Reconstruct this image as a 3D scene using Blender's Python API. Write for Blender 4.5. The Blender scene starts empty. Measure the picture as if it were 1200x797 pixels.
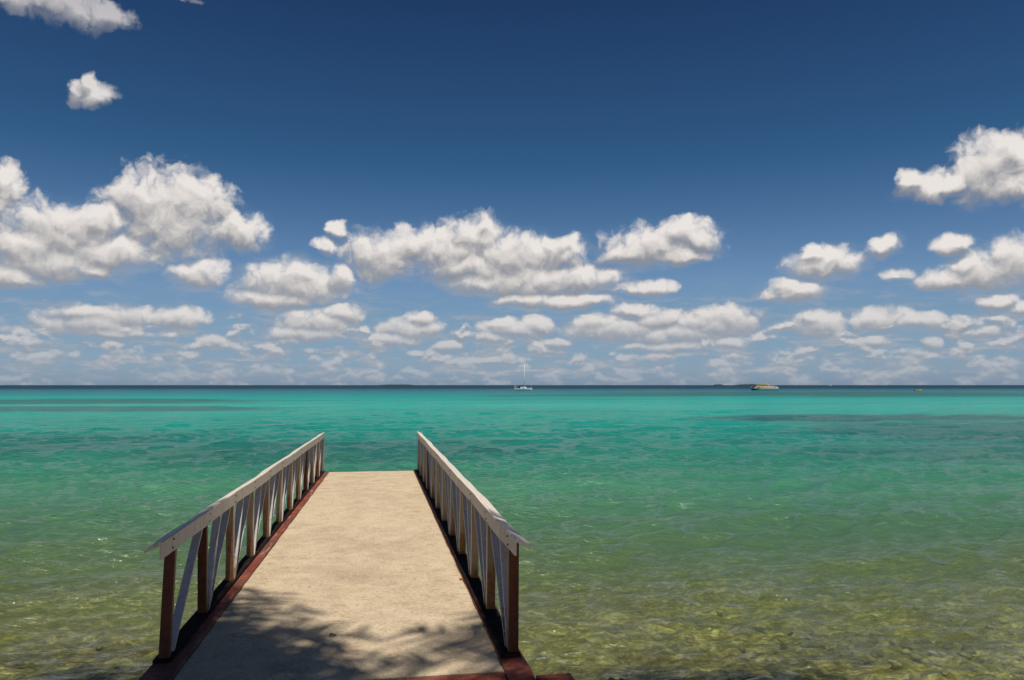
import bpy, bmesh, math, random
import numpy as np
from mathutils import Vector, Matrix
random.seed(7); rng = np.random.default_rng(11)
R = math.radians
S = bpy.context.scene
COL = S.collection

# ------------------------------------------------------------------ camera, sky, sun, exposure
cam = bpy.data.objects.new('camera', bpy.data.cameras.new('camera'))
COL.objects.link(cam)
cam.data.sensor_width = 36.0; cam.data.lens = 27.0
cam.data.clip_start = 0.05; cam.data.clip_end = 60000
cam.location = (0, 0, 2.5)
cam.rotation_euler = (R(90 + 3.36), 0, R(-9.40))
S.camera = cam

S.view_settings.view_transform = 'Standard'
S.view_settings.look = 'None'
S.view_settings.gamma = 1.0
S.view_settings.use_curve_mapping = False
S.view_settings.exposure = 0.0
S.cycles.use_denoising = True
S.cycles.max_bounces = 8
S.cycles.transparent_max_bounces = 12
S.cycles.caustics_reflective = False
S.cycles.caustics_refractive = False
S.cycles.sample_clamp_indirect = 6.0

SUN_DIR = Vector((0.05, -0.30, 1.0)).normalized()          # from the scene towards the sun
SUN_EL = math.asin(SUN_DIR.z); SUN_AZ = math.atan2(SUN_DIR.x, SUN_DIR.y)
sl = bpy.data.lights.new('sun', 'SUN'); sl.energy = 4.7; sl.angle = R(0.55); sl.color = (1.0, 0.95, 0.86)
so = bpy.data.objects.new('sun', sl); COL.objects.link(so)
so.rotation_euler = SUN_DIR.to_track_quat('Z', 'Y').to_euler(); so.location = (3, -2, 30)

# ------------------------------------------------------------------ node helper
class NT:
    def __init__(self, tree):
        self.t = tree; tree.nodes.clear()
    def n(self, kind, **kw):
        nd = self.t.nodes.new(kind)
        for k, v in kw.items(): setattr(nd, k, v)
        return nd
    def put(self, sock, v):
        if isinstance(v, bpy.types.NodeSocket): self.t.links.new(v, sock)
        else: sock.default_value = v
    def m(self, op, a, b=None, c=None, clamp=False):
        nd = self.n('ShaderNodeMath', operation=op, use_clamp=clamp)
        self.put(nd.inputs[0], a)
        if b is not None: self.put(nd.inputs[1], b)
        if c is not None: self.put(nd.inputs[2], c)
        return nd.outputs[0]
    def v(self, op, a, b=None, c=None):
        nd = self.n('ShaderNodeVectorMath', operation=op)
        self.put(nd.inputs[0], a)
        if b is not None: self.put(nd.inputs[1], b)
        if c is not None: self.put(nd.inputs[2], c)
        return nd.outputs['Value'] if op in ('DOT_PRODUCT', 'LENGTH') else nd.outputs['Vector']
    def scale(self, a, s):
        nd = self.n('ShaderNodeVectorMath', operation='SCALE'); self.put(nd.inputs[0], a); self.put(nd.inputs[3], s)
        return nd.outputs['Vector']
    def sep(self, a):
        nd = self.n('ShaderNodeSeparateXYZ'); self.put(nd.inputs[0], a); return nd.outputs
    def comb(self, x, y, z):
        nd = self.n('ShaderNodeCombineXYZ')
        for i, q in enumerate((x, y, z)): self.put(nd.inputs[i], q)
        return nd.outputs[0]
    def noise(self, vec, scale, detail=4, rough=.5, dist=0.0, dims='3D', color=False):
        nd = self.n('ShaderNodeTexNoise', noise_dimensions=dims)
        self.put(nd.inputs['Vector'], vec); nd.inputs['Scale'].default_value = scale
        nd.inputs['Detail'].default_value = detail; nd.inputs['Roughness'].default_value = rough
        nd.inputs['Distortion'].default_value = dist
        return nd.outputs['Color' if color else 'Fac']
    def voro(self, vec, scale, detail=0, dims='2D', feature='F1'):
        nd = self.n('ShaderNodeTexVoronoi', voronoi_dimensions=dims, feature=feature)
        self.put(nd.inputs['Vector'], vec); nd.inputs['Scale'].default_value = scale
        nd.inputs['Detail'].default_value = detail
        return nd.outputs['Distance']
    def rng(self, v, a, b, c=0.0, d=1.0, smooth=False):
        nd = self.n('ShaderNodeMapRange'); nd.clamp = True
        if smooth: nd.interpolation_type = 'SMOOTHSTEP'
        for i, q in enumerate((v, a, b, c, d)): self.put(nd.inputs[i], q)
        return nd.outputs[0]
    def mix(self, f, a, b, blend='MIX'):
        nd = self.n('ShaderNodeMix', data_type='RGBA', blend_type=blend)
        self.put(nd.inputs[0], f); self.put(nd.inputs[6], a); self.put(nd.inputs[7], b)
        return nd.outputs[2]
    def ramp(self, f, stops, interp='LINEAR'):
        nd = self.n('ShaderNodeValToRGB'); cr = nd.color_ramp; cr.interpolation = interp
        cr.elements[0].position = stops[0][0]; cr.elements[0].color = (*stops[0][1], 1)
        cr.elements[1].position = stops[-1][0]; cr.elements[1].color = (*stops[-1][1], 1)
        for p, c in stops[1:-1]:
            e = cr.elements.new(p); e.color = (*c, 1)
        self.put(nd.inputs[0], f); return nd.outputs[0]
    def bump(self, h, strength=.3, dist=.02, normal=None):
        nd = self.n('ShaderNodeBump'); nd.inputs['Strength'].default_value = strength
        nd.inputs['Distance'].default_value = dist; self.put(nd.inputs['Height'], h)
        if normal is not None: self.put(nd.inputs['Normal'], normal)
        return nd.outputs[0]
def c4(*c): return (*c, 1.0)

# ------------------------------------------------------------------ world: sky with trade-wind cumulus at infinity
BLOBS = [(-14.81,11.64,3.86,2.6),(-16.94,12.45,1.89,1.55),(-13.47,12.67,2.68,1.82),(-10.47,10.82,2.07,1.23),
(-21.11,9.93,3.25,1.73),(-23.18,8.81,1.77,1.27),(-19.33,10.76,1.71,1.31),(-21.76,7.86,3.2,0.97),
(-18.37,8.68,2.89,1.11),(-12.81,7.73,1.72,0.99),(-19.59,7.64,1.49,0.61),(-24.39,12.45,1.08,1.23),
(-24.61,11.13,0.8,0.62),(-24.11,6.86,1.63,0.85),(-4.45,9.94,0.85,0.49),(-3.37,11.15,0.8,0.61),
(-6.51,7.3,3.31,1.34),(-3.45,7.77,0.92,0.8),(-7.96,6.15,2.48,0.67),(-6.11,8.04,1.44,0.73),
(-0.33,9.59,2.51,1.55),(2.05,10.46,2.67,1.18),(4.28,10.07,3.71,1.56),(6.51,10.84,2.44,1.62),
(7.54,11.91,0.84,0.68),(9.4,9.6,3.08,1.44),(5.88,8.83,3.52,1.01),(12.61,9.71,2.11,1.25),
(13.38,10.46,1.02,0.69),(10.68,7.9,4.21,1.14),(14.64,7.93,2.91,0.94),(6.84,7.64,2.3,0.7),
(11.32,6.38,2.93,0.57),(14.5,6.23,2.02,0.51),(19.04,7.23,2.1,0.5),(20.19,10.18,3.55,1.29),
(22.05,10.91,2.3,1.1),(18.07,9.81,2,0.74),(23.38,10.36,1.2,0.85),(21.42,9.34,2.31,0.55),
(-19.24,3.98,2.83,0.73),(-19.99,4.73,1.78,0.55),(-17.65,4.61,1.85,0.68),(-14.1,4.57,1.74,0.64),
(-18.23,3.46,2.35,0.39),(-11.61,3.11,0.78,0.42),(-4.98,4.52,2.54,0.92),(-5.86,3.64,2.77,0.55),
(-3.05,5.17,1.35,0.68),(1.79,4.12,2.02,0.76),(2.47,4.94,1.14,0.57),(0.54,3.41,2.25,0.44),
(4.69,2.87,0.95,0.38),(2.43,2.42,0.88,0.25),(9.4,4.03,2.42,0.64),(8.76,4.47,1.15,0.51),(11.44,4.47,1.08,0.7),
(8.12,3.52,1.4,0.45),(12.59,3.19,1.14,0.38),(17.01,4.12,3.48,0.82),(18.65,5.48,1.73,0.5),
(20.13,4.89,1.72,0.62),(24.97,4.68,2.46,1.04),(23.89,4.33,2.72,0.86),(21.35,3.69,3.37,0.69),
(15.76,4.57,1.76,0.57),(20.72,2.82,2.79,0.37),(25.54,2.95,1.05,0.37),(31.79,8.42,2.16,0.99),
(31.14,9.05,1.1,0.64),(29.64,6.58,1.67,0.65),(29.37,7.07,1.01,0.54),(35.39,9.22,1.03,0.62),
(39.45,9.04,0.86,0.6),(41.68,13.61,2.16,1.86),(42.98,14.29,1.33,1.32),(39.77,13.13,1.61,0.8),
(38.09,12.9,1.47,0.92),(37.1,13.4,0.6,0.65),(43.23,12.4,1.74,0.87),(44.79,12.99,1.68,1.81),
(41.47,7.24,2.51,1.07),(42.77,8.1,1.5,1.05),(39.1,6.93,1.71,0.61),(36.12,7.24,0.86,0.34),
(40.08,7.68,1.31,0.71),(44.59,7.35,2.09,1.34),(31.26,4.27,1.52,0.77),(30.72,4.7,0.94,0.47),
(35.01,4.49,1.69,0.69),(37.55,4.11,1.76,0.56),(34.45,3.01,1.14,0.4),(38,2.81,0.54,0.45),(39.24,3.44,0.53,0.5),
(41.87,5.28,0.99,0.43),(43.42,4.77,0.96,0.42),(40.89,3.54,1.28,0.43),(-21.79,23.48,3.57,0.95),
(-24.22,23.06,1.76,0.66),(-19.22,23.73,1.33,0.68),(-19.42,18.71,1.21,0.78),(-19.84,19.36,0.6,0.61),
(-14.46,25.41,1.22,0.3),(-27.09,8.26,2.57,2.03),(47.36,3.58,2.31,1),(-27.35,3.64,2.54,0.82),]
world = bpy.data.worlds.new('World'); S.world = world; world.use_nodes = True
world.cycles.sampling_method = 'MANUAL'; world.cycles.sample_map_resolution = 512
def build_world():
    w = NT(world.node_tree)
    sky = w.n('ShaderNodeTexSky', sky_type='NISHITA', sun_disc=False, sun_elevation=SUN_EL, sun_rotation=SUN_AZ,
              altitude=0.0, air_density=1.0, dust_density=0.6, ozone_density=3.0)
    d = w.v('NORMALIZE', w.n('ShaderNodeTexCoord').outputs['Generated'])
    o = w.sep(d)
    az = w.m('MULTIPLY', w.m('ARCTAN2', o[0], o[1]), 57.2958)
    el = w.m('MULTIPLY', w.m('ARCSINE', o[2]), 57.2958)
    # clear sky: Nishita, deepened away from the horizon as through a polarising filter
    deep = w.ramp(w.m('DIVIDE', el, 40.0), SKYSTOPS)
    clear = w.mix(1.0, sky.outputs[0], deep, 'MULTIPLY')
    # direction in degrees, roughened by turbulence
    P = w.comb(az, el, 0.0)
    n1 = w.v('SUBTRACT', w.noise(P, .30, 2, .5, dims='2D', color=True), (.5, .5, .5))
    n2 = w.v('SUBTRACT', w.noise(P, 1.1, 4, .58, dims='2D', color=True), (.5, .5, .5))
    small = w.rng(el, 1.0, 12.0, .30, 1.0)
    warp = w.scale(w.v('ADD', w.scale(n1, 2.0), w.scale(n2, .55)), small)
    P1 = w.v('ADD', P, w.v('MULTIPLY', warp, (1.0, .75, 0.0)))
    up = w.comb(w.m('MULTIPLY', small, .18), w.m('MULTIPLY', small, .75), 0.0)
    def body(Q):
        acc = 9.0
        for (a, e, ra, re) in BLOBS:
            q = w.v('MULTIPLY_ADD', Q, (1/ra, 1/re, 0), (-a/ra, -e/re, 0))
            r2 = w.v('DOT_PRODUCT', q, q)
            acc = r2 if isinstance(acc, float) else w.m('SMOOTH_MIN', acc, r2, .35)
        return w.m('SUBTRACT', 1.0, acc)
    def rough(Q):
        f = w.noise(Q, .70, 8, .54, dims='2D')
        b = w.voro(w.v('ADD', Q, w.scale(n2, .5)), .80, 2.5)
        return w.m('SUBTRACT', w.m('MULTIPLY', w.m('SUBTRACT', f, .5), 1.25), w.m('MULTIPLY', w.m('SUBTRACT', b, .40), 1.15))
    f0 = w.m('MAXIMUM', body(P1), -2.0); f1 = w.m('MAXIMUM', body(w.v('ADD', P1, up)), -2.0)
    # clouds round the rest of the horizon (outside the picture)
    gen = w.noise(P, .11, 3, .5, dims='2D')
    side = w.rng(w.m('ABSOLUTE', w.m('SUBTRACT', az, 9.4)), 38.0, 46.0)
    gm = w.m('MULTIPLY', w.m('MULTIPLY', side, w.rng(el, 26.0, 10.0)), w.rng(gen, .5, .62, -2.0, .9))
    gm = w.m('ADD', gm, w.m('MULTIPLY', w.m('SUBTRACT', 1.0, side), -2.0))
    gm = w.m('MINIMUM', gm, w.rng(el, 26.0, 10.0, -2.0, 1.0))
    f0 = w.m('MAXIMUM', f0, gm)
    r0 = rough(P1); r1 = rough(w.v('ADD', P1, up))
    def low(Q):
        n = w.noise(w.v('MULTIPLY', Q, (.42, .85, 0)), 1.0, 3, .5, dims='2D')
        return w.m('SUBTRACT', w.m('MULTIPLY', w.m('SUBTRACT', n, .57), 7.0), w.rng(el, 3.6, 6.5, 0, 3.0))
    low0 = low(P1); low1 = low(w.v('ADD', P1, up))
    f0 = w.m('MAXIMUM', f0, low0); f1 = w.m('MAXIMUM', f1, low1)
    d0 = w.m('ADD', w.m('ADD', f0, r0), 1.0); d1 = w.m('ADD', w.m('ADD', f1, r1), 1.0)
    alpha = w.rng(d0, -.30, 1.25, 0, 1, smooth=True)
    alpha = w.m('MULTIPLY', alpha, w.rng(el, 17.0, 24.0, 1.0, .60))
    slope = w.m('SUBTRACT', w.m('MINIMUM', f0, 1.0), w.m('MINIMUM', f1, 1.0))
    lit = w.m('ADD', w.m('MULTIPLY', slope, .80), w.m('ADD', w.m('MULTIPLY', w.m('SUBTRACT', r0, r1), .22), .58))
    lit = w.m('ADD', lit, w.m('MULTIPLY', w.m('SUBTRACT', r0, 0.1), .10), clamp=True)
    ccol = w.ramp(lit, CLOUDSTOPS)
    hz = w.rng(el, 0.5, 9.0, .50, 0.0)
    ccol = w.mix(hz, ccol, c4(*HAZEC))
    alpha = w.m('MULTIPLY', alpha, w.rng(el, 0.7, 5.0, .30, .97))
    # thin far bank of cloud low over the sea
    st = w.noise(w.v('MULTIPLY', P1, (.30, 1.5, 0)), 1.0, 6, .62, dims='2D')
    band = w.m('MULTIPLY', w.rng(el, .2, 1.0), w.rng(el, 8.0, 2.2))
    sa = w.m('MULTIPLY', w.m('MULTIPLY', w.rng(st, .40, .66), band), .72)
    cl = w.v('MULTIPLY', clear, (WS, WS, WS))
    c1 = w.mix(sa, cl, w.ramp(st, [(.5, BANKA), (.72, BANKB)]))
    veil = w.m('MULTIPLY', w.m('MULTIPLY', w.rng(w.m('ADD', f0, w.m('MULTIPLY', w.m('SUBTRACT', st, .5), 3.0)), -1.7, .6, 0, .62, smooth=True), w.rng(el, 13.0, 7.5)), w.rng(el, .3, 2.0, .3, 1.0))
    c1 = w.mix(veil, c1, c4(*VEILC))
    c2 = w.mix(alpha, c1, ccol)
    bg = w.n('ShaderNodeBackground'); w.put(bg.inputs[0], w.v('MULTIPLY', c2, (1/WS, 1/WS, 1/WS))); bg.inputs[1].default_value = WS
    out = w.n('ShaderNodeOutputWorld'); w.t.links.new(bg.outputs[0], out.inputs[0])
WS = 0.1                                                     # strength of the sky
SKYSTOPS = [(0.0, (.51, .70, 1.15)), (.06, (.46, .62, .90)), (.12, (.50, .62, .79)), (.19, (.51, .63, .78)), (.40, (.19, .384, .515)), (.67, (.125, .235, .37)), (.9, (.09, .18, .28))]
CLOUDSTOPS = [(0.0, (.26, .27, .31)), (.33, (.39, .385, .40)), (.62, (.62, .59, .565)), (1.0, (.84, .79, .75))]
VEILC = (.30, .355, .435); HAZEC = (.38, .41, .46); BANKA = (.28, .34, .43); BANKB = (.50, .49, .48)
build_world()

# ------------------------------------------------------------------ object helpers
def tag(o, label=None, cat=None, group=None, kind=None):
    for k, v in (('label', label), ('category', cat), ('group', group), ('kind', kind)):
        if v: o[k] = v
    return o
def empty(name, loc=(0, 0, 0), rz=0.0):
    o = bpy.data.objects.new(name, None); COL.objects.link(o)
    o.location = loc; o.rotation_euler = (0, 0, rz); o.empty_display_size = .2
    return o
class MB:
    """collects shapes, builds ONE mesh object"""
    def __init__(s): s.bm = bmesh.new()
    def hexa(s, p, bevel=0.0):
        vs = [s.bm.verts.new(q) for q in p]
        fs = [s.bm.faces.new([vs[i] for i in f]) for f in ((3, 2, 1, 0), (4, 5, 6, 7), (0, 1, 5, 4), (1, 2, 6, 5), (2, 3, 7, 6), (3, 0, 4, 7))]
        if bevel:
            es = list({e for f in fs for e in f.edges})
            bmesh.ops.bevel(s.bm, geom=es, offset=bevel, segments=2, affect='EDGES', profile=.6)
        return s
    def box(s, x0, x1, y0, y1, z0, z1, bevel=0.0):
        return s.hexa([(x0, y0, z0), (x1, y0, z0), (x1, y1, z0), (x0, y1, z0), (x0, y0, z1), (x1, y0, z1), (x1, y1, z1), (x0, y1, z1)], bevel)
    def loft(s, rings, cap=True):
        rr = [[s.bm.verts.new(q) for q in r] for r in rings]
        n = len(rr[0])
        for a, b in zip(rr, rr[1:]):
            for i in range(n): s.bm.faces.new((a[i], a[(i+1) % n], b[(i+1) % n], b[i]))
        if cap:
            s.bm.faces.new(rr[0][::-1]); s.bm.faces.new(rr[-1])
        return s
    def tube(s, pts, rad, n=8):
        pts = [Vector(p) for p in pts]; rings = []
        for i, p in enumerate(pts):
            t = (pts[min(i+1, len(pts)-1)] - pts[max(i-1, 0)]).normalized()
            a = t.cross(Vector((0, 0, 1)) if abs(t.z) < .9 else Vector((1, 0, 0))).normalized(); b = t.cross(a)
            r = rad[i] if isinstance(rad, (list, tuple)) else rad
            rings.append([p + a*r*math.cos(2*math.pi*k/n) + b*r*math.sin(2*math.pi*k/n) for k in range(n)])
        return s.loft(rings)
    def quad(s, *p):
        s.bm.faces.new([s.bm.verts.new(q) for q in p]); return s
    def build(s, name, mat, parent=None, smooth=False):
        bmesh.ops.recalc_face_normals(s.bm, faces=s.bm.faces)
        me = bpy.data.meshes.new(name); s.bm.to_mesh(me); s.bm.free()
        o = bpy.data.objects.new(name, me); COL.objects.link(o)
        me.materials.append(mat)
        if smooth: me.polygons.foreach_set('use_smooth', [True]*len(me.polygons))
        if parent: o.parent = parent
        return o
def grid_mesh(name, V, nr, nc, mat, smooth=True):
    me = bpy.data.meshes.new(name)
    i = np.arange((nr-1)*(nc-1)); r = i//(nc-1); c = i % (nc-1); a = r*nc + c
    F = np.stack([a, a+1, a+nc+1, a+nc], 1).astype(np.int32)
    me.vertices.add(len(V)); me.vertices.foreach_set('co', V.astype(np.float32).ravel())
    me.loops.add(F.size); me.loops.foreach_set('vertex_index', F.ravel())
    me.polygons.add(len(F)); me.polygons.foreach_set('loop_start', np.arange(0, F.size, 4, dtype=np.int32))
    me.polygons.foreach_set('use_smooth', np.ones(len(F), bool))
    me.update(calc_edges=True); me.materials.append(mat)
    o = bpy.data.objects.new(name, me); COL.objects.link(o)
    return o
def vnoise(x, y, seed=0):
    """smooth value noise in numpy"""
    xi = np.floor(x).astype(np.int64); yi = np.floor(y).astype(np.int64); fx = x - xi; fy = y - yi
    fx = fx*fx*(3-2*fx); fy = fy*fy*(3-2*fy)
    def h(a, b):
        n = (a*374761393 + b*668265263 + seed*982451653) & 0x7fffffff
        n = ((n ^ (n >> 13))*1274126177) & 0x7fffffff
        return ((n ^ (n >> 16)) & 0xffff)/65535.0
    return (h(xi, yi)*(1-fx)+h(xi+1, yi)*fx)*(1-fy) + (h(xi, yi+1)*(1-fx)+h(xi+1, yi+1)*fx)*fy
def fbm(x, y, oct=4, seed=0):
    s = 0; a = .5
    for k in range(oct):
        s = s + a*(vnoise(x, y, seed+k)-.5)*2; x = x*2.03+7.1; y = y*2.03+3.7; a *= .5
    return s

# ------------------------------------------------------------------ materials
def new_mat(name):
    m = bpy.data.materials.new(name); m.use_nodes = True
    t = NT(m.node_tree); out = t.n('ShaderNodeOutputMaterial')
    return m, t, out
def principled(t, out, col, rough=.7, normal=None, metal=0.0, spec=.3):
    p = t.n('ShaderNodeBsdfPrincipled'); t.put(p.inputs['Base Color'], col); t.put(p.inputs['Roughness'], rough)
    p.inputs['Metallic'].default_value = metal; p.inputs['Specular IOR Level'].default_value = spec
    if normal is not None: t.put(p.inputs['Normal'], normal)
    t.t.links.new(p.outputs[0], out.inputs[0]); return p
def pos(t): return t.n('ShaderNodeNewGeometry').outputs['Position']

def plain(name, col, rough=.55, vary=.25, sc=3.0, spec=.3):
    m, t, out = new_mat(name)
    n = t.noise(pos(t), sc, 5, .6)
    principled(t, out, t.mix(t.rng(n, .3, .7), c4(*[c*(1-vary) for c in col]), c4(*[min(1, c*(1+vary*.6)) for c in col])), rough, spec=spec)
    return m

def concrete_mat():
    m, t, out = new_mat('sandy_concrete'); P = pos(t)
    big = t.noise(P, .55, 4, .55); mid = t.noise(P, 3.2, 6, .62)
    brush = t.noise(t.v('MULTIPLY', P, (7.0, 8.0, 1.0)), 1.0, 10, .78)
    grain = t.noise(P, 75.0, 3, .6); wide = t.noise(t.v('MULTIPLY', P, (1.0, 1.25, 1)), 1.0, 7, .7)
    col = t.ramp(mid, [(.28, (.47, .355, .235)), (.5, (.59, .46, .31)), (.72, (.68, .55, .39))])
    col = t.mix(t.rng(big, .35, .68, 0, .5), col, c4(.64, .51, .345))
    col = t.mix(t.rng(brush, .52, .64, 0, .62), col, c4(.27, .205, .135))
    col = t.mix(t.rng(wide, .50, .66, 0, .5), col, c4(.36, .275, .185))
    pits = t.rng(t.voro(P, 13.0, 0, '3D'), .05, .13, 1, 0)
    col = t.mix(t.m('MULTIPLY', pits, t.rng(t.noise(P, 1.7, 2, .5), .52, .62, 0, .75)), col, c4(.11, .085, .055))
    col = t.mix(t.rng(grain, .35, .70, .0, .38), c4(.30, .235, .15), col) if False else t.mix(t.rng(grain, .42, .68, .32, 0), col, c4(.20, .155, .10))
    sp = t.noise(P, 30.0, 7, .78)
    col = t.mix(t.rng(sp, .53, .62, 0, .5), col, c4(.22, .165, .11)); col = t.mix(t.rng(sp, .46, .36, 0, .4), col, c4(.78, .66, .48))
    h = t.m('ADD', t.m('MULTIPLY', brush, .6), t.m('ADD', t.m('MULTIPLY', grain, .35), t.m('MULTIPLY', mid, .8)))
    principled(t, out, col, .92, t.bump(t.m('ADD', h, t.m('MULTIPLY', sp, .6)), .7, .014), spec=.12)
    return m
def red_mat():
    m, t, out = new_mat('red_oxide_paint'); P = pos(t)
    n = t.noise(P, 4.0, 6, .65); n2 = t.noise(P, 22.0, 5, .65); st = t.noise(t.v('MULTIPLY', P, (18, 2.0, 6)), 1.0, 4, .6)
    col = t.ramp(n, [(.3, (.13, .030, .020)), (.5, (.22, .050, .028)), (.7, (.34, .095, .048))])
    col = t.mix(t.rng(n2, .48, .64, 0, .85), col, c4(.050, .030, .024)); col = t.mix(t.rng(t.noise(P, 1.3, 6, .7), .50, .64, 0, .7), col, c4(.10, .055, .04))
    col = t.mix(t.rng(st, .60, .72, 0, .7), col, c4(.42, .27, .17))
    principled(t, out, col, .7, t.bump(n2, .5, .01), spec=.25)
    return m
def painted_mat(name, base, rust_z, rust_c=(.19, .062, .018), dark=0.0, edge=None):
    """weathered white boards and plates: rust climbs from the foot, stains run down"""
    m, t, out = new_mat(name); P = pos(t); z = t.sep(P)[2]
    n = t.noise(P, 2.2, 4, .6); f = t.noise(P, 26.0, 6, .68); streak = t.noise(t.v('MULTIPLY', P, (26, 26, 2.2)), 1.0, 5, .62)
    cellv = t.noise(P, .85, 1, .5)
    col = t.mix(t.rng(f, .38, .66, 0, .5), c4(*base), c4(base[0]*.62, base[1]*.58, base[2]*.54))
    col = t.mix(t.rng(streak, .52, .70, 0, .65), col, c4(.36, .225, .115))
    lvl = t.m('ADD', t.m('ADD', t.m('MULTIPLY', t.m('SUBTRACT', rust_z, z), 1.7), t.m('MULTIPLY', t.m('SUBTRACT', cellv, .5), 2.4)), t.m('MULTIPLY', t.m('SUBTRACT', streak, .5), 1.6))
    ru = t.mix(t.rng(f, .35, .65), c4(rust_c[0]*.45, rust_c[1]*.42, rust_c[2]*.5), c4(*rust_c))
    col = t.mix(t.rng(lvl, 0, .45, 0, .92), col, ru)
    spot = t.rng(t.voro(P, 9.0, 0, '3D'), .035, .09, 1, 0)
    col = t.mix(t.m('MULTIPLY', spot, .8), col, c4(.07, .035, .018))
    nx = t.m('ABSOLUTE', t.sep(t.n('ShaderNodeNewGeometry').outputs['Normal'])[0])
    if edge: col = t.mix(t.m('MULTIPLY', t.rng(nx, .55, .9), t.rng(z, .60, .95, .35, .85)), col, c4(*edge))  # side faces coloured lighter, as if lit, against shaded fronts
    if dark: col = t.mix(dark, col, t.mix(t.rng(streak, .35, .65), c4(.035, .018, .012), c4(.13, .045, .018)))
    principled(t, out, col, .6, t.bump(f, .25, .006), spec=.3)
    return m
def shade_rail_mat():
    m, t, out = new_mat('shade_dark_base_rail'); P = pos(t)  # near-black colour stands in for shade along the foot of the railing
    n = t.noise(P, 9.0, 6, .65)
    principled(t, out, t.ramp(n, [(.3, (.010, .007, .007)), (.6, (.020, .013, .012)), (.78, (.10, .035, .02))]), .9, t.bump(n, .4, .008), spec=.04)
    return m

def bed_mat():
    m, t, out = new_mat('reef_rubble_bed'); P = pos(t)
    P2 = t.v('MULTIPLY', P, (.8, 1.1, 1))
    a = t.noise(P2, .9, 6, .66); b = t.noise(P2, 5.2, 8, .74, .5); c = t.noise(P2, 1.9, 5, .7, 1.2); d = t.noise(P2, 17.0, 5, .7)
    col = t.ramp(b, [(.30, (.035, .028, .009)), (.46, (.16, .13, .040)), (.56, (.37, .31, .12)), (.68, (.80, .71, .34))])
    col = t.mix(t.rng(a, .45, .66, 0, .8), col, c4(.085, .066, .024))
    col = t.mix(t.rng(c, .50, .64, 0, .8), col, c4(.06, .045, .018))
    col = t.mix(t.rng(d, .60, .70, 0, .7), col, c4(.62, .54, .27))  # small bright specks painted in for caustic glints on the rubble
    y = t.sep(P)[2]
    dry = t.rng(y, -.02, .12)
    col = t.mix(dry, col, t.ramp(b, [(.3, (.12, .07, .03)), (.5, (.36, .24, .11)), (.7, (.62, .48, .27))]))
    principled(t, out, col, .9, t.bump(t.m('ADD', b, t.m('MULTIPLY', d, .5)), .7, .04), spec=.1)
    return m

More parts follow.
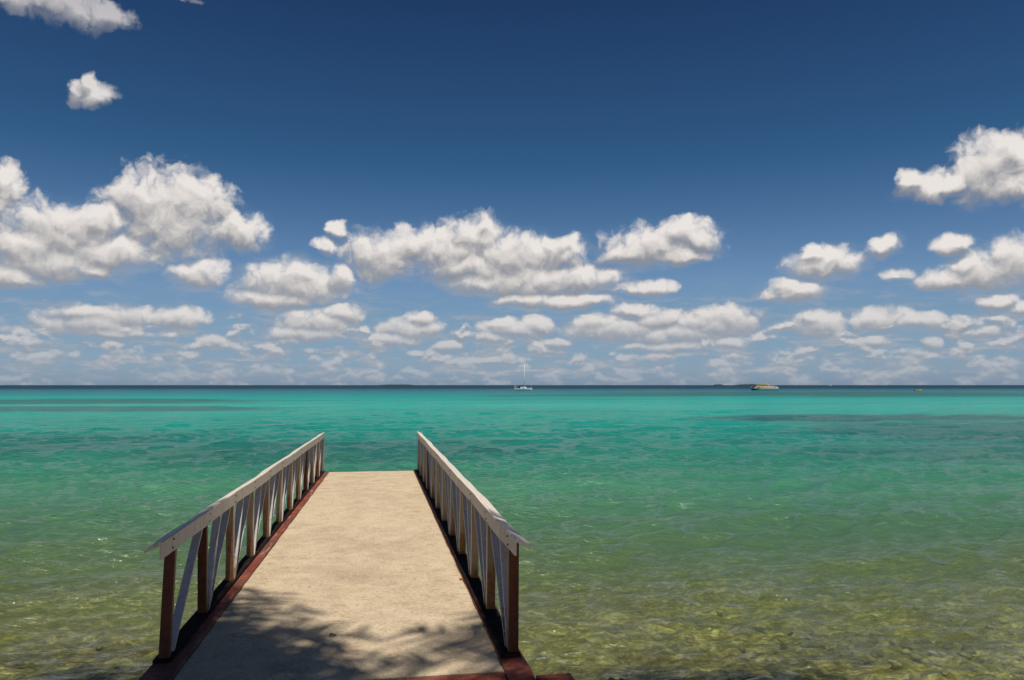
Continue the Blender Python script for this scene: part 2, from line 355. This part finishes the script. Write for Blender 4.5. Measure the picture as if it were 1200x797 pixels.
def water_mat():
    m, t, out = new_mat('lagoon_water'); P = pos(t); o = t.sep(P)
    wob = t.noise(t.v('MULTIPLY', P, (.035, .055, 0)), 1.0, 4, .6)
    wob2 = t.noise(t.v('MULTIPLY', P, (.25, .35, 0)), 1.0, 3, .55)
    y = t.m('ADD', o[1], t.m('MULTIPLY', o[0], WSLOPE))
    yy = t.m('MAXIMUM', t.m('MULTIPLY', y, t.m('ADD', t.m('ADD', .85, t.m('MULTIPLY', wob, .2)), t.m('MULTIPLY', wob2, .1))), 1.0)
    lg = t.m('DIVIDE', t.m('LOGARITHM', t.m('DIVIDE', yy, 5.0), 10.0), 3.0)          # 0 at 5 m, 1/3 at 50 m, 2/3 at 500 m, 1 at 5 km
    def L(v): return math.log10(v/5.0)/3.0
    body = t.ramp(lg, [(L(r), c) for r, c in WATERSTOPS])
    # seagrass and reef flats: dark patches of bed showing through
    pn = t.noise(t.v('MULTIPLY', P, (.010, .020, 0)), 1.0, 6, .62)
    pf = t.noise(t.v('MULTIPLY', P, (.035, .085, 0)), 1.0, 8, .72)
    def patch(x, yv, rx, ry, rag=1.6):
        q = t.v('MULTIPLY_ADD', P, (1/rx, 1/ry, 0), (-x/rx, -yv/ry, 0))
        return t.m('ADD', t.m('SUBTRACT', 1.0, t.v('LENGTH', q)), t.m('MULTIPLY', t.m('SUBTRACT', pf, .5), rag))
    acc = None
    for (x, yv, rx, ry, k) in PATCHES:
        g = t.rng(patch(x, yv, rx, ry), 0, .35, 0, k)
        acc = g if acc is None else t.m('MAXIMUM', acc, g)
    far = t.m('MULTIPLY', t.rng(pn, .54, .64, 0, .5), t.m('MULTIPLY', t.rng(o[1], 25, 60), t.rng(o[1], 420, 300)))
    thin = t.m('MULTIPLY', t.rng(t.noise(t.v('MULTIPLY', P, (.012, .060, 0)), 1.0, 8, .74), .50, .62, 0, .6), t.m('MULTIPLY', t.rng(o[1], 45, 110), t.rng(o[1], 420, 300)))
    acc = t.m('MAXIMUM', acc, t.m('MAXIMUM', far, thin))
    body = t.mix(acc, body, t.mix(.22, c4(*REEFC), body))
    # mottling of the bed nearer the shore
    mot = t.noise(t.v('MULTIPLY', P, (.22, .40, 0)), 1.0, 5, .6)
    body = t.mix(t.m('MULTIPLY', t.rng(mot, .46, .68, 0, .38), t.rng(o[1], 160, 40)), body, t.v('MULTIPLY', body, (.55, .62, .60)))
    # wind ripples too fine for the mesh
    fade = t.rng(o[1], 20.0, 300.0, 1.0, .5)
    r1 = t.noise(t.v('MULTIPLY', P, (1.5, 3.2, 1)), 1.0, 4, .6, .3); r2 = t.noise(t.v('MULTIPLY', P, (5.5, 12.0, 1)), 1.0, 4, .6, .4)
    r3 = t.noise(t.v('MULTIPLY', P, (.32, .8, 1)), 1.0, 4, .6, .2)
    hgt = t.m('ADD', t.m('ADD', t.m('MULTIPLY', r1, .075), t.m('MULTIPLY', r2, .046)), t.m('MULTIPLY', r3, t.rng(o[1], 15, 50, 0, .22)))
    nb = t.n('ShaderNodeBump'); nb.inputs['Strength'].default_value = 1.0; nb.inputs['Distance'].default_value = 1.0
    gust = t.rng(t.noise(t.v('MULTIPLY', P, (.16, .42, 0)), 1.0, 4, .6, .5), .33, .67, .45, 1.55)
    t.put(nb.inputs['Height'], t.m('MULTIPLY', t.m('MULTIPLY', hgt, fade), gust)); N = nb.outputs[0]
    fr = t.n('ShaderNodeFresnel'); fr.inputs['IOR'].default_value = 1.33; t.put(fr.inputs['Normal'], N)
    R_ = t.m('MINIMUM', t.m('MULTIPLY', fr.outputs[0], t.rng(o[1], 12, 140, REFN, REFF)), .62)
    R_ = t.m('MULTIPLY', R_, t.rng(o[1], 250, 700, 1.0, .35))
    gl = t.n('ShaderNodeBsdfGlossy'); gl.inputs['Roughness'].default_value = .11; t.put(gl.inputs['Normal'], N)
    df = t.n('ShaderNodeBsdfDiffuse'); t.put(df.inputs['Color'], body)
    tr = t.n('ShaderNodeBsdfTransparent'); t.put(tr.inputs['Color'], c4(.90, .97, .82))
    opa = t.rng(t.m('ADD', yy, t.m('MULTIPLY', t.m('SUBTRACT', mot, .5), 5.0)), OP0, OP1, .12, 1.0)
    m1 = t.n('ShaderNodeMixShader'); t.put(m1.inputs[0], opa); t.t.links.new(tr.outputs[0], m1.inputs[1]); t.t.links.new(df.outputs[0], m1.inputs[2])
    m2 = t.n('ShaderNodeMixShader'); t.put(m2.inputs[0], R_); t.t.links.new(m1.outputs[0], m2.inputs[1]); t.t.links.new(gl.outputs[0], m2.inputs[2])
    t.t.links.new(m2.outputs[0], out.inputs[0])
    return m
# true colour of the water body by distance from the shore (metres): sandy shallows, lagoon, reef edge, deep ocean
WSLOPE = .12
WATERSTOPS = [(5.2, (.20, .185, .065)), (8.5, (.18, .225, .085)), (11, (.130, .225, .098)), (15, (.078, .198, .105)), (21, (.046, .190, .112)),
              (33, (.019, .195, .145)), (57, (.010, .265, .205)), (95, (.008, .33, .26)), (160, (.004, .25, .225)), (270, (.003, .145, .18)), (420, (.004, .09, .14)), (560, (.006, .040, .066)), (4000, (.005, .026, .050))]
REEFC = (.022, .075, .068); REFN = 1.35; REFF = .36; OP0 = 6.0; OP1 = 18.5
PATCHES = [(130, 205, 90, 72, .95), (50, 180, 34, 24, .85), (-56, 128, 50, 25, .95), (-32, 88, 26, 13, .9), (38, 54, 18, 8, .95), (35, 37, 17, 13, .75), (-20, 36, 16, 9, .55), (-2, 30, 9, 7, .55), (24, 26, 12, 5, .5)]

M_conc = concrete_mat(); M_red = red_mat(); M_base = shade_rail_mat()
M_cap = painted_mat('weathered_white_cap', (.69, .615, .53), .2)
M_post = painted_mat('rust_stained_post', (.37, .28, .19), .98, (.30, .135, .04), edge=(.66, .58, .48))  # rusty brown, with the front tone darkened to read as shaded
M_brace = painted_mat('weathered_white_brace', (.47, .45, .43), .70, edge=(.68, .62, .54))
M_rust = painted_mat('rusted_post', (.12, .065, .035), 1.5, (.17, .048, .014), dark=.45, edge=(.30, .16, .09))
M_iron = plain('dark_iron', (.05, .032, .026), .7)

# ------------------------------------------------------------------ sea, bed and shore
def shore_dist(x, y): return y + .10*x                       # the waterline runs slightly away to the left
def bed_z(x, y):
    s = shore_dist(x, y)
    z = np.interp(s, [-30, 2.0, 4.0, 5.3, 6.6, 9, 14, 30, 60, 400], [.75, .6, .50, -.02, -.20, -.42, -.9, -1.7, -2.6, -6.0])
    bank = np.exp(-((x-1.75)/.75)**2 - ((y-5.95)/.42)**2)*.20
    return z + bank
def make_bed():
    # finer towards the shore
    xs = np.concatenate([np.linspace(-60, -9, 40), np.linspace(-8.8, 11, 330), np.linspace(11.5, 70, 40)])
    ys = np.concatenate([np.linspace(-25, 3.6, 20), np.linspace(3.8, 13, 230), np.linspace(13.2, 60, 60)])
    X, Y = np.meshgrid(xs, ys)
    near = np.clip((22-Y)/10, 0, 1)*np.clip((Y-3.0)/1.5, .1, 1)
    b = fbm(X*1.1, Y*1.3, 3, 3)*.10 + np.abs(fbm(X*3.1, Y*3.1, 4, 9))*.14 + fbm(X*9, Y*9, 3, 21)*.035
    Z = bed_z(X, Y) + near*b
    under = (np.abs(X+.3) < 1.75) & (Y > 3.4)
    Z = np.where(under, np.minimum(Z, .22), Z)
    Z = np.where((np.abs(X) < 1.5) & (np.abs(Y) < 2.5), np.minimum(Z, .8), Z)
    V = np.stack([X.ravel(), Y.ravel(), Z.ravel()], 1)
    tag(grid_mesh('ground', V, len(ys), len(xs), bed_mat()), kind='structure')
    # deep floor far out, so the sheet reaches the horizon
    MB().quad((-30000, 59, -6.5), (30000, 59, -6.5), (30000, 40000, -40), (-30000, 40000, -40)).build('sea_floor', plain('sea_floor_sand', (.30, .28, .2)))
    tag(bpy.data.objects['sea_floor'], kind='structure')
make_bed()

def make_water():
    H = 2.5
    p = np.concatenate([np.linspace(1500, 420, 60), np.linspace(416, 60, 760), np.linspace(59.6, 1.2, 210), np.array([.8, .5, .3, .18, .11, .07])])
    r = H*900/p
    th = np.concatenate([np.linspace(-86, -46, 40), np.linspace(-45.8, 45.8, 820), np.linspace(46, 86, 40)])
    TH, RR = np.meshgrid(np.radians(th+9.4), r)
    X = RR*np.sin(TH); Y = RR*np.cos(TH)
    Z = np.zeros_like(X); DX = np.zeros_like(X); DY = np.zeros_like(X)
    dr = np.gradient(r)[:, None]
    g = np.random.default_rng(5)
    nw = 110
    lam = np.exp(g.uniform(np.log(.18), np.log(5.0), nw))
    for i in range(nw):
        l = lam[i]; k = 2*np.pi/l
        spread = .55 if l < 1.5 else .30
        a = -np.pi/2 + .22 + g.normal(0, spread)             # running in towards the shore, a little slantwise
        steep = .048 if l < 1.2 else .022
        A = steep/k*g.uniform(.5, 1.5)
        ph = k*(X*np.cos(a)+Y*np.sin(a)) + g.uniform(0, 6.283)
        fade = np.clip((l/(np.abs(dr)*2.6)) - .6, 0, 1)
        gust = .65 + .7*vnoise(X*.22/np.sqrt(l)+i*3.1, Y*.3/np.sqrt(l)+i*1.7, i)
        Af = A*fade*gust
        Z += Af*np.cos(ph); DX -= .7*Af*np.cos(a)*np.sin(ph); DY -= .7*Af*np.sin(a)*np.sin(ph)
    calm = np.clip((shore_dist(X, Y)-3.0)/9.0, .6, 1.0)
    V = np.stack([(X+DX*calm).ravel(), (Y+DY*calm).ravel(), (Z*calm).ravel()], 1)
    tag(grid_mesh('water', V, len(r), len(th), water_mat()), kind='structure')
make_water()

def islet(az, dist, length, height, seed):
    a = R(az); c = Vector((math.sin(a)*dist, math.cos(a)*dist, 0)); t = Vector((math.cos(a), -math.sin(a), 0)); f = Vector((math.sin(a), math.cos(a), 0))
    n = 60; rings = []; g = random.Random(seed)
    for i in range(n+1):
        u = i/n; env = (math.sin(math.pi*u))**.45
        h = max(.4, height*env*(.7+.5*g.random())); wd = 120*env+4
        q = c + t*(u-.5)*length
        rings.append([q - f*wd + Vector((0, 0, -2)), q - f*wd*.8 + Vector((0, 0, h*.8)), q + Vector((0, 0, h)), q + f*wd*.8 + Vector((0, 0, h*.8)), q + f*wd + Vector((0, 0, -2))])
    o = MB().loft(rings).build('islet', M_islet)
    tag(o, kind='structure')
M_islet = plain('far_palm_scrub', (.030, .048, .040), .9, .3, .02)
islet(.9, 9000, 420, 11, 1); islet(24.4, 8200, 100, 12, 2); islet(26.7, 9000, 380, 14, 3)

# ------------------------------------------------------------------ pier
Y0, Y1 = 5.17, 17.34
def lx(y): return -1.478 + .0131*(y-5.7)                     # line of the left posts (the pier narrows a little seawards)
def rx(y): return .909 - .0127*(y-5.45)
pier = empty('pier', (-.3, Y0, 0)); pier['_'] = 0; del pier['_']
tag(pier, 'narrow sandy concrete pier with red painted edges running out into the lagoon', 'pier')
def child(o, par):
    o.parent = par; o.matrix_parent_inverse = Matrix.Translation(-Vector(par.location)); return o
def deck():
    mb = MB(); rings = []; n = 60; g = random.Random(3)
    for i in range(n+1):
        y = Y0 + (Y1-Y0)*i/n
        a = lx(y)+.145+g.uniform(-.004, .004); b = rx(y)-.107+g.uniform(-.004, .004); zt = .6+g.uniform(-.002, .002)
        rings.append([(a, y, .36), (b, y, .36), (b, y, zt-.008), (b-.012, y, zt), (a+.012, y, zt), (a, y, zt-.008)])
    return child(mb.loft(rings).build('deck', M_conc), pier)
deck()
def kerb(fn, inner, outer):
    rings = []; n = 60; g = random.Random(int(abs(inner)*1000))
    y0 = 5.0
    for i in range(n+1):
        y = y0 + (Y1-.01-y0)*i/n
        a = fn(y)+inner; b = fn(y)+outer; w = g.uniform(-.004, .004)
        s = 1 if b > a else -1
        z = .607+g.uniform(-.002, .002)
        rings.append([(a+s*.003, y, .34), (b+w, y, .34), (b+w, y, z-.014), (b+w-s*.014, y, z), (a+s*.012, y, z), (a+s*.003, y, z-.01)])
    o = child(MB().loft(rings).build('kerb', M_red), pier)
kerb(lx, .145, -.075); kerb(rx, -.107, .075)
fb = MB().box(lx(5.1)+.15, rx(5.1)-.112, 4.72, Y0-.004, .30, .598, .012).box(rx(5.0)+.060, 1.235, 4.70, 4.995, .22, .598, .012).box(rx(5.0)+.084, 1.235, 4.998, 5.085, .22, .596, .012)
child(fb.build('front_beam', M_red), pier)
for k, y in enumerate((6.3, 9.0, 11.7, 14.4, 16.9)):
    for x in (lx(y)+.25, rx(y)-.25):
        child(MB().tube([(x, y, -2.2), (x, y, .37)], .13, 14).build('pile', M_conc, smooth=True), pier)

def plank(mb, f, t, x, w, th, z0, z1, b=.004, lean=0.0):
    """flat member standing in the rail plane: foot at y=f, top at y=t"""
    mb.hexa([(x-w/2, f-th/2, z0), (x+w/2, f-th/2, z0), (x+w/2, f+th/2, z0), (x-w/2, f+th/2, z0),
             (x-w/2+lean, t-th/2, z1), (x+w/2+lean, t-th/2, z1), (x+w/2+lean, t+th/2, z1), (x-w/2+lean, t+th/2, z1)], b)
def railing(fn, side, ystart, ytop, pitch, label, seed):
    """side -1: left rail, +1: right rail; outward is +side"""
    g = random.Random(seed)
    root = empty('railing', (fn(ystart), ystart, .6)); tag(root, label, 'railing', 'railings along the pier')
    # angle-section hand rail: fascia on the deck side, plate sloping outwards
    rings = []; n = 90
    for i in range(n+1):
        u = i/n; y = ytop + (17.36-ytop)*u
        w = .003*math.sin(u*31+seed)+.002*math.sin(u*77); bend = .012*math.exp(-(u/.02)**2)
        xf = fn(y)-side*.040+w; z = 1.462 + .004*math.sin(u*23+seed)
        ow = .106+.004*math.sin(u*51)
        rings.append([(xf, y, z), (xf, y, z-.110), (xf+side*.014, y, z-.110), (xf+side*.014, y, z-.022),
                      (xf+side*ow, y, z-.054-bend), (xf+side*(ow+.004), y, z-.038-bend), (xf+side*.012, y, z+.004)])
    child(MB().loft(rings).build('handrail', M_cap), root)
    mb = MB(); rings = []
    for i in range(41):
        y = ystart-.06 + (17.33-ystart+.06)*i/40
        a = fn(y)-side*(.055 if side < 0 else .098); b = fn(y)+side*(.062 if side < 0 else .046); z = .630+g.uniform(-.002, .002)  # right strip set inward over the kerb, painting in the handrail's shadow
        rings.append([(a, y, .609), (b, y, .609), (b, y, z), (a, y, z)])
    child(mb.loft(rings).build('shade_base_rail', M_base), root)
    nb = 11
    for k in range(nb+1):
        y = ystart + pitch*k; x = fn(y)
        if k == nb: y = min(y, 17.29)
        mb = MB(); dl = (.10 if side < 0 else -.03) if k == 0 else g.uniform(-.12, 0.0)
        plank(mb, y, y+dl, x, .072, .050, .628, 1.36 if k else 1.40, lean=g.uniform(-.008, .008))
        o = child(mb.build('post', M_rust if (k == 0 or (k in (1,) and side < 0) or (k == 8)) else M_post), root)
        if k == 0: o['label'] = 'dark rusted first post at the landward end'
        if k == nb: break
        yn = y+pitch
        for j, (df, dt) in enumerate(((.062, .46), (.118, .93))):
            if k == 0 and side < 0 and j == 0: continue
            mb = MB(); s = fn(y+.3)+(-1)**j*.004
            plank(mb, y+df+g.uniform(-.015, .015), y+dt*pitch+g.uniform(-.03, .03), s, .064, .030, .629, 1.37, lean=g.uniform(-.006, .006))
            child(mb.build('brace', M_brace), root)
    for k in range(nb+1):
        y = ystart+pitch*k; 
        if k == nb: y = 17.27
        for dz in (-.03, -.085):
            xx = fn(y)-side*.040
            child(MB().tube([(xx+side*.002, y+.01+dz*.4, 1.462+dz), (xx-side*.007, y+.01+dz*.4, 1.462+dz)], .0065, 8).build('bolt', M_iron), root)
    return root
railing(lx, -1, 5.73, 5.46, 1.055, 'weathered white railing on the left edge of the pier, its first post dark brown', 4)
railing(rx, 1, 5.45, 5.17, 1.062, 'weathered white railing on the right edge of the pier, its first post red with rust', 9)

# ------------------------------------------------------------------ coral rubble by the pier's corner
def rubble():
    g = random.Random(12); mb = MB()
    for i in range(420):
        x = g.uniform(1.28, 2.9); y = g.gauss(5.92, .16); z = float(bed_z(np.array(x), np.array(y)))
        if z < -.12: continue
        r = g.uniform(.012, .042); mt = Matrix.Translation((x, y, z+.09+r*.2)) @ Matrix.Rotation(g.random()*6, 4, (g.random(), g.random(), 1)) @ Matrix.Diagonal((r*g.uniform(.7, 1.8), r, r*g.uniform(.5, 1), 1))
        ret = bmesh.ops.create_icosphere(mb.bm, subdivisions=1, radius=1, matrix=mt)
        for v in ret['verts']: v.co += Vector((g.uniform(-1, 1), g.uniform(-1, 1), g.uniform(-1, 1)))*r*.25
    o = mb.build('coral_rubble', M_coral); tag(o, kind='stuff')
    o['label'] = 'tan coral rubble washed up at the foot of the pier'; o['category'] = 'rubble'
def coral_mat():
    m, t, out = new_mat('dry_coral'); P = pos(t)
    n = t.noise(P, 11, 5, .65)
    principled(t, out, t.ramp(n, [(.3, (.15, .085, .035)), (.5, (.42, .28, .13)), (.7, (.68, .56, .36))]), .9, t.bump(n, .5, .02)); return m
M_coral = coral_mat(); rubble()

def stone_mat():
    m, t, out = new_mat('drowned_coral_stone'); P = pos(t)
    big = t.noise(P, 2.3, 2, .5); n = t.noise(P, 14, 6, .7)
    col = t.mix(t.rng(big, .40, .62), t.ramp(n, [(.3, (.05, .04, .014)), (.7, (.20, .16, .06))]), t.ramp(n, [(.3, (.20, .165, .065)), (.55, (.42, .36, .16)), (.72, (.70, .62, .34))]))
    principled(t, out, col, .9, t.bump(n, .6, .02), spec=.1); return m
def drowned_stones():
    g = random.Random(31); mb = MB()
    for i in range(1100):
        x = g.uniform(1.15, 9.5) if g.random() < .7 else g.uniform(-9, -1.75)
        s = 5.6 + abs(g.gauss(0, 2.2)); y = s - .10*x
        if vnoise(np.array(x*.9), np.array(y*1.1), 77) < .46: continue
        z = float(bed_z(np.array(x), np.array(y))); r = g.uniform(.018, .052)*(1.5 if g.random() < .12 else 1)
        mt = Matrix.Translation((x, y, z+.03+r*.3)) @ Matrix.Rotation(g.random()*6.3, 4, 'Z') @ Matrix.Diagonal((r*g.uniform(.9, 2.2), r*g.uniform(.7, 1.3), r*g.uniform(.4, .8), 1))
        ret = bmesh.ops.create_icosphere(mb.bm, subdivisions=2, radius=1, matrix=mt)
        a, b_, c = g.random()*9, g.random()*9, g.random()*9; ctr = Vector(mt.translation)
        for v in ret['verts']:
            d = v.co-ctr; k = 1+.22*math.sin(d.x/r*3+a)*math.sin(d.y/r*3+b_)+.18*math.sin(d.z/r*4+c+d.x/r*2); v.co = ctr+d*k
    o = mb.build('seabed_stones', stone_mat(), smooth=True); tag(o, 'pale and brown coral stones lying under the shallow water near the shore', 'stones', kind='stuff')
drowned_stones()

# small litter on the deck
def leaf(x, y, l, w, rz, col, name, label):
    mb = MB(); rings = []
    for i in range(9):
        u = i/8; hw = w*math.sin(math.pi*(.04+u*.92))**.8; z = .006+.008*math.sin(u*4)
        rings.append([(u*l-l/2, -hw, z+.005), (u*l-l/2, 0, z), (u*l-l/2, hw, z+.006), (u*l-l/2, hw*.9, z+.008), (u*l-l/2, 0, z+.003), (u*l-l/2, -hw*.9, z+.007)])
    o = mb.loft(rings).build(name, plain(name+'_tissue', col, .8)); o.location = (x, y, .600); o.rotation_euler = (0, 0, rz)
    tag(o, label, 'leaf')
leaf(-.37, 6.08, .055, .017, .5, (.035, .022, .014), 'dry_leaf', 'small dark dry leaf lying in the middle of the concrete deck')
leaf(.755, 7.62, .05, .02, 1.1, (.42, .16, .05), 'orange_leaf', 'small orange leaf beside the right kerb of the deck')

# ------------------------------------------------------------------ boats
M_white = plain('white_gelcoat', (.74, .74, .72), .3, .08, 1.0, .5); M_navy = plain('dark_canvas', (.03, .04, .07), .8)
M_alu = plain('white_painted_mast', (.80, .80, .79), .4, .05); M_glass = plain('dark_cabin_glass', (.02, .025, .03), .15)
M_yel = plain('yellow_paint', (.93, .64, .15), .5, .10, .6); M_cream = plain('cream_paint', (.86, .76, .58), .55, .15, .8); M_grn = plain('green_hull_paint', (.03, .10, .05), .5)
M_dred = plain('dark_red_paint', (.16, .03, .05), .6); M_orange = plain('yellow_orange_hull_paint', (.82, .52, .12), .5); M_skin = plain('skin', (.30, .17, .11), .6)
def hull(L, B, free, draft, stern=.75, sheer=.25):
    rings = []; n = 16
    for i in range(n+1):
        u = i/n; x = (u-.5)*L
        w = B/2*(stern+(1-stern)*min(1, u/.4)) if u < .4 else B/2*(1-((u-.4)/.6)**2.2)**.9 + .02
        zt = free+sheer*(u-.35)**2*2
        k = -draft*(1-max(0, (u-.75)/.25)**2)
        rings.append([(x, -w, zt), (x, -w*.93, zt*.35), (x, -w*.55, k*.6), (x, 0, k), (x, w*.55, k*.6), (x, w*.93, zt*.35), (x, w, zt), (x, w*.96, zt+.02), (x, -w*.96, zt+.02)])
    return MB().loft(rings)
def yacht():
    r = empty('sailing_yacht', (65.8, 364.5, 0), R(-9)); r.scale = (.9, .85, 1.0); tag(r, 'white sailing yacht at anchor with bare tall mast and no sails up', 'yacht')
    P = lambda mb, n, m, par=r, s=False: mb.build(n, m, par, s)
    P(hull(9.6, 3.0, .95, .5), 'hull', M_white, s=False)
    ca = P(MB().hexa([(-1.6, -1.0, .95), (2.2, -.7, 1.0), (2.2, .7, 1.0), (-1.6, 1.0, .95), (-1.4, -.8, 1.6), (1.5, -.55, 1.45), (1.5, .55, 1.45), (-1.4, .8, 1.6)], .08), 'cabin', M_white)
    P(MB().box(-1.0, 1.0, -.93, -.86, 1.18, 1.36), 'window', M_glass, ca)
    P(MB().tube([(.75, 0, .9), (.75, 0, 6), (.75, 0, 12.1)], [.17, .16, .11], 10), 'mast', M_alu, s=True)
    b = P(MB().tube([(.7, 0, 2.1), (-3.3, 0, 2.0)], .07, 8), 'boom', M_alu)
    P(MB().tube([(.6, 0, 2.3), (-1.0, 0, 2.32), (-3.2, 0, 2.15)], [.2, .24, .12], 8), 'sail_cover', M_navy, b)
    P(MB().hexa([(-2.6, -.9, 1.0), (-1.3, -.95, 1.5), (-1.3, .95, 1.5), (-2.6, .9, 1.0), (-2.5, -.8, 2.2), (-1.5, -.8, 2.25), (-1.5, .8, 2.25), (-2.5, .8, 2.2)], .1), 'spray_hood', M_navy)
    P(MB().tube([(4.75, 0, 1.2), (.8, 0, 11.9)], .022, 5), 'forestay', M_alu)
    P(MB().tube([(-4.7, 0, 1.1), (.75, 0, 12.0)], .018, 5), 'backstay', M_alu)
    mb = MB()
    for y in (-1.2, 1.2): mb.tube([(-4.7, y, 1.0), (-4.7, y, 1.9), (-3.4, y, 1.85), (-3.4, y, 1.0)], .035, 6)
    mb.tube([(-4.7, -1.2, 1.9), (-4.7, 1.2, 1.9)], .035, 6); P(mb, 'pushpit_rail', M_alu)
    mb = MB(); mb.tube([(-4.3, .9, 1.0), (-4.3, .9, 3.6)], .05, 6); P(mb, 'antenna_pole', M_white)
yacht()
def ferry():
    r = empty('ferry_boat', (186.4, 357.2, 0), R(-10)); r.scale = (.93, .93, .93); tag(r, 'yellow and cream passenger ferry with green bow anchored near the horizon', 'boat')
    P = lambda mb, n, m, par=r: mb.build(n, m, par)
    h = hull(14.2, 4.2, 1.35, .6, .85, .8)
    o = P(h, 'hull', M_cream); o.rotation_euler = (0, 0, math.pi)     # bow to the left
    P(MB().hexa([(-6.9, -.5, 0.05), (-4.6, -1.75, .05), (-4.6, -1.6, .05), (-6.9, .5, .05), (-7.12, -.55, 1.1), (-4.4, -2.02, .72), (-4.4, -1.8, .72), (-7.12, .5, 1.1)]), 'bow_stripe', M_grn)
    d = P(MB().box(-4.3, 6.2, -1.75, 1.75, 1.36, 2.05, .05), 'lower_cabin', M_cream)
    for i in range(7): P(MB().box(-3.8+i*1.4, -2.9+i*1.4, -1.78, -1.74, 1.55, 1.92), 'window', M_glass, d)
    u = P(MB().box(-3.6, 2.4, -1.55, 1.55, 2.06, 2.95, .06), 'upper_cabin', M_yel)
    P(MB().box(-3.9, 1.0, -1.75, 1.75, 2.96, 3.12, .03), 'roof', M_yel, u)
    for i in range(4): P(MB().box(-3.2+i*1.35, -2.3+i*1.35, -1.58, -1.54, 2.35, 2.75), 'window', M_glass, u)
    P(MB().box(2.45, 4.9, -1.5, 1.5, 2.055, 2.13).tube([(4.8, -1.4, 2.1), (4.8, -1.4, 2.7)], .05, 6).tube([(3.6, -1.4, 2.1), (3.6, -1.4, 2.7)], .05, 6).tube([(2.4, -1.4, 2.7), (4.85, -1.4, 2.7)], .05, 6), 'upper_deck_rail', M_white)
    P(MB().box(-6.9, -4.6, -1.0, 1.0, 1.75, 2.15, .08), 'foredeck_awning', M_dred)
    P(MB().box(5.5, 6.8, -1.3, 1.3, 2.06, 2.42, .08), 'stern_awning', M_dred)
    P(MB().tube([(1.2, 0, 2.95), (1.2, 0, 4.3)], [.06, .03], 6), 'mast', M_alu)
ferry()
def skiff():
    r = empty('open_skiff', (223.9, 294.7, 0), R(-6)); tag(r, 'small yellow open skiff low on the water, right of the ferry', 'boat')
    hull(3.1, 1.2, .42, .15).build('hull', M_orange, r)
    MB().box(-.9, -.6, -.5, .5, .36, .44).build('seat', M_cream, r)
    MB().box(-1.75, -1.5, -.14, .14, .1, .62, .03).build('outboard_motor', M_iron, r)
skiff()
def launch():
    r = empty('motor_launch', (1547, 2488, 0), R(-32)); tag(r, 'tiny white motor launch far out on the horizon', 'boat')
    hull(13, 4, 1.6, .5).build('hull', M_white, r)
    c = MB().hexa([(-2.5, -1.4, 1.6), (2.6, -1.2, 1.6), (2.6, 1.2, 1.6), (-2.5, 1.4, 1.6), (-2.2, -1.2, 4.2), (1.2, -1, 4.0), (1.2, 1, 4.0), (-2.2, 1.2, 4.2)], .1).build('cabin', M_white, r)
    MB().box(-1.8, .8, -1.34, -1.26, 2.9, 3.5).build('window', M_glass, c)
launch()

# ------------------------------------------------------------------ coconut palms on the shore, whose crowns shade the near deck
M_bark = plain('palm_bark', (.22, .18, .13), .9, .3, 5); M_frond = plain('palm_frond_green', (.06, .11, .03), .6, .3, 2)
def palm(base, crown, nf, flen, seed, label, droop=.5, a0=0.0):
    g = random.Random(seed); base = Vector(base); crown = Vector(crown)
    r = empty('palm_tree', base); tag(r, label, 'palm tree', 'palms on the shore behind the viewer')
    ctrl = base.lerp(crown, .5) + Vector(((crown.x-base.x)*-.05, (crown.y-base.y)*.12, -.8))
    pts = [(base*(1-u)**2 + ctrl*2*u*(1-u) + crown*u*u) for u in [i/14 for i in range(15)]]
    o = MB().tube(pts, [.20-.09*i/14 for i in range(15)], 12).build('trunk', M_bark, smooth=True); child(o, r)
    mb = MB(); cr = MB(); made = []
    for k in range(nf):
        f = MB()
        a = a0 + k*2.39996 + g.uniform(-.2, .2); tilt = g.uniform(-.15, .75)
        L = flen*g.uniform(.85, 1.1); d = Vector((math.cos(a), math.sin(a), 0)); sd = Vector((-d.y, d.x, 0))
        def P(u): return crown + d*(L*u*math.cos(tilt*(1-u*.3))) + Vector((0, 0, L*(math.sin(tilt)*u - droop*u*u)))
        f.tube([P(i/8) for i in range(9)], [.03-.024*i/8 for i in range(9)], 5)
        nl = 36
        for i in range(4, nl):
            u = i/nl; p = P(u); t = (P(min(1, u+.02))-P(u-.02)).normalized()
            ll = (.25+.75*math.sin(math.pi*min(1, u*.9+.1))**.7)*.85
            for s in (-1, 1):
                if g.random() < .16: continue
                dr = (sd*s*.80 + t*.62 + Vector((g.uniform(-.2, .2), g.uniform(-.2, .2), -.30+g.uniform(-.25, .2)))).normalized()
                w = t*g.uniform(.022, .042)
                tip = p + dr*ll*g.uniform(.85, 1.1)
                mid = p + dr*ll*.5 + Vector((0, 0, .03))
                f.quad(p-w, p+w, mid+w*.9, mid-w*.9); f.quad(mid-w*.9, mid+w*.9, tip+w*.1, tip-w*.1)
        child(f.build('frond', M_frond), r)
    c = MB()
    for k in range(7):
        a = k*.9; bmesh.ops.create_icosphere(c.bm, subdivisions=2, radius=.13, matrix=Matrix.Translation(crown+Vector((math.cos(a)*.24, math.sin(a)*.24, -.25-.05*(k % 3)))))
    child(c.build('coconut_cluster', M_grn, smooth=True), r)
for q in [
    ((-4.4, -2.6, .5), (-1.95, 1.85, 13.0), 38, 2.6, 5, 'tall coconut palm leaning out over the left railing', .55, .2),
    ((-2.9, -4.0, .5), (-1.2, 1.2, 13.1), 30, 1.85, 6, 'short-fronded coconut palm leaning over the pier entrance', .55, .9),
    ((3.9, -3.4, .5), (3.0, 1.35, 13.2), 15, 2.45, 8, 'coconut palm on the right of the pier with sparse fronds', .5, 1.0)]:
    palm(*q)
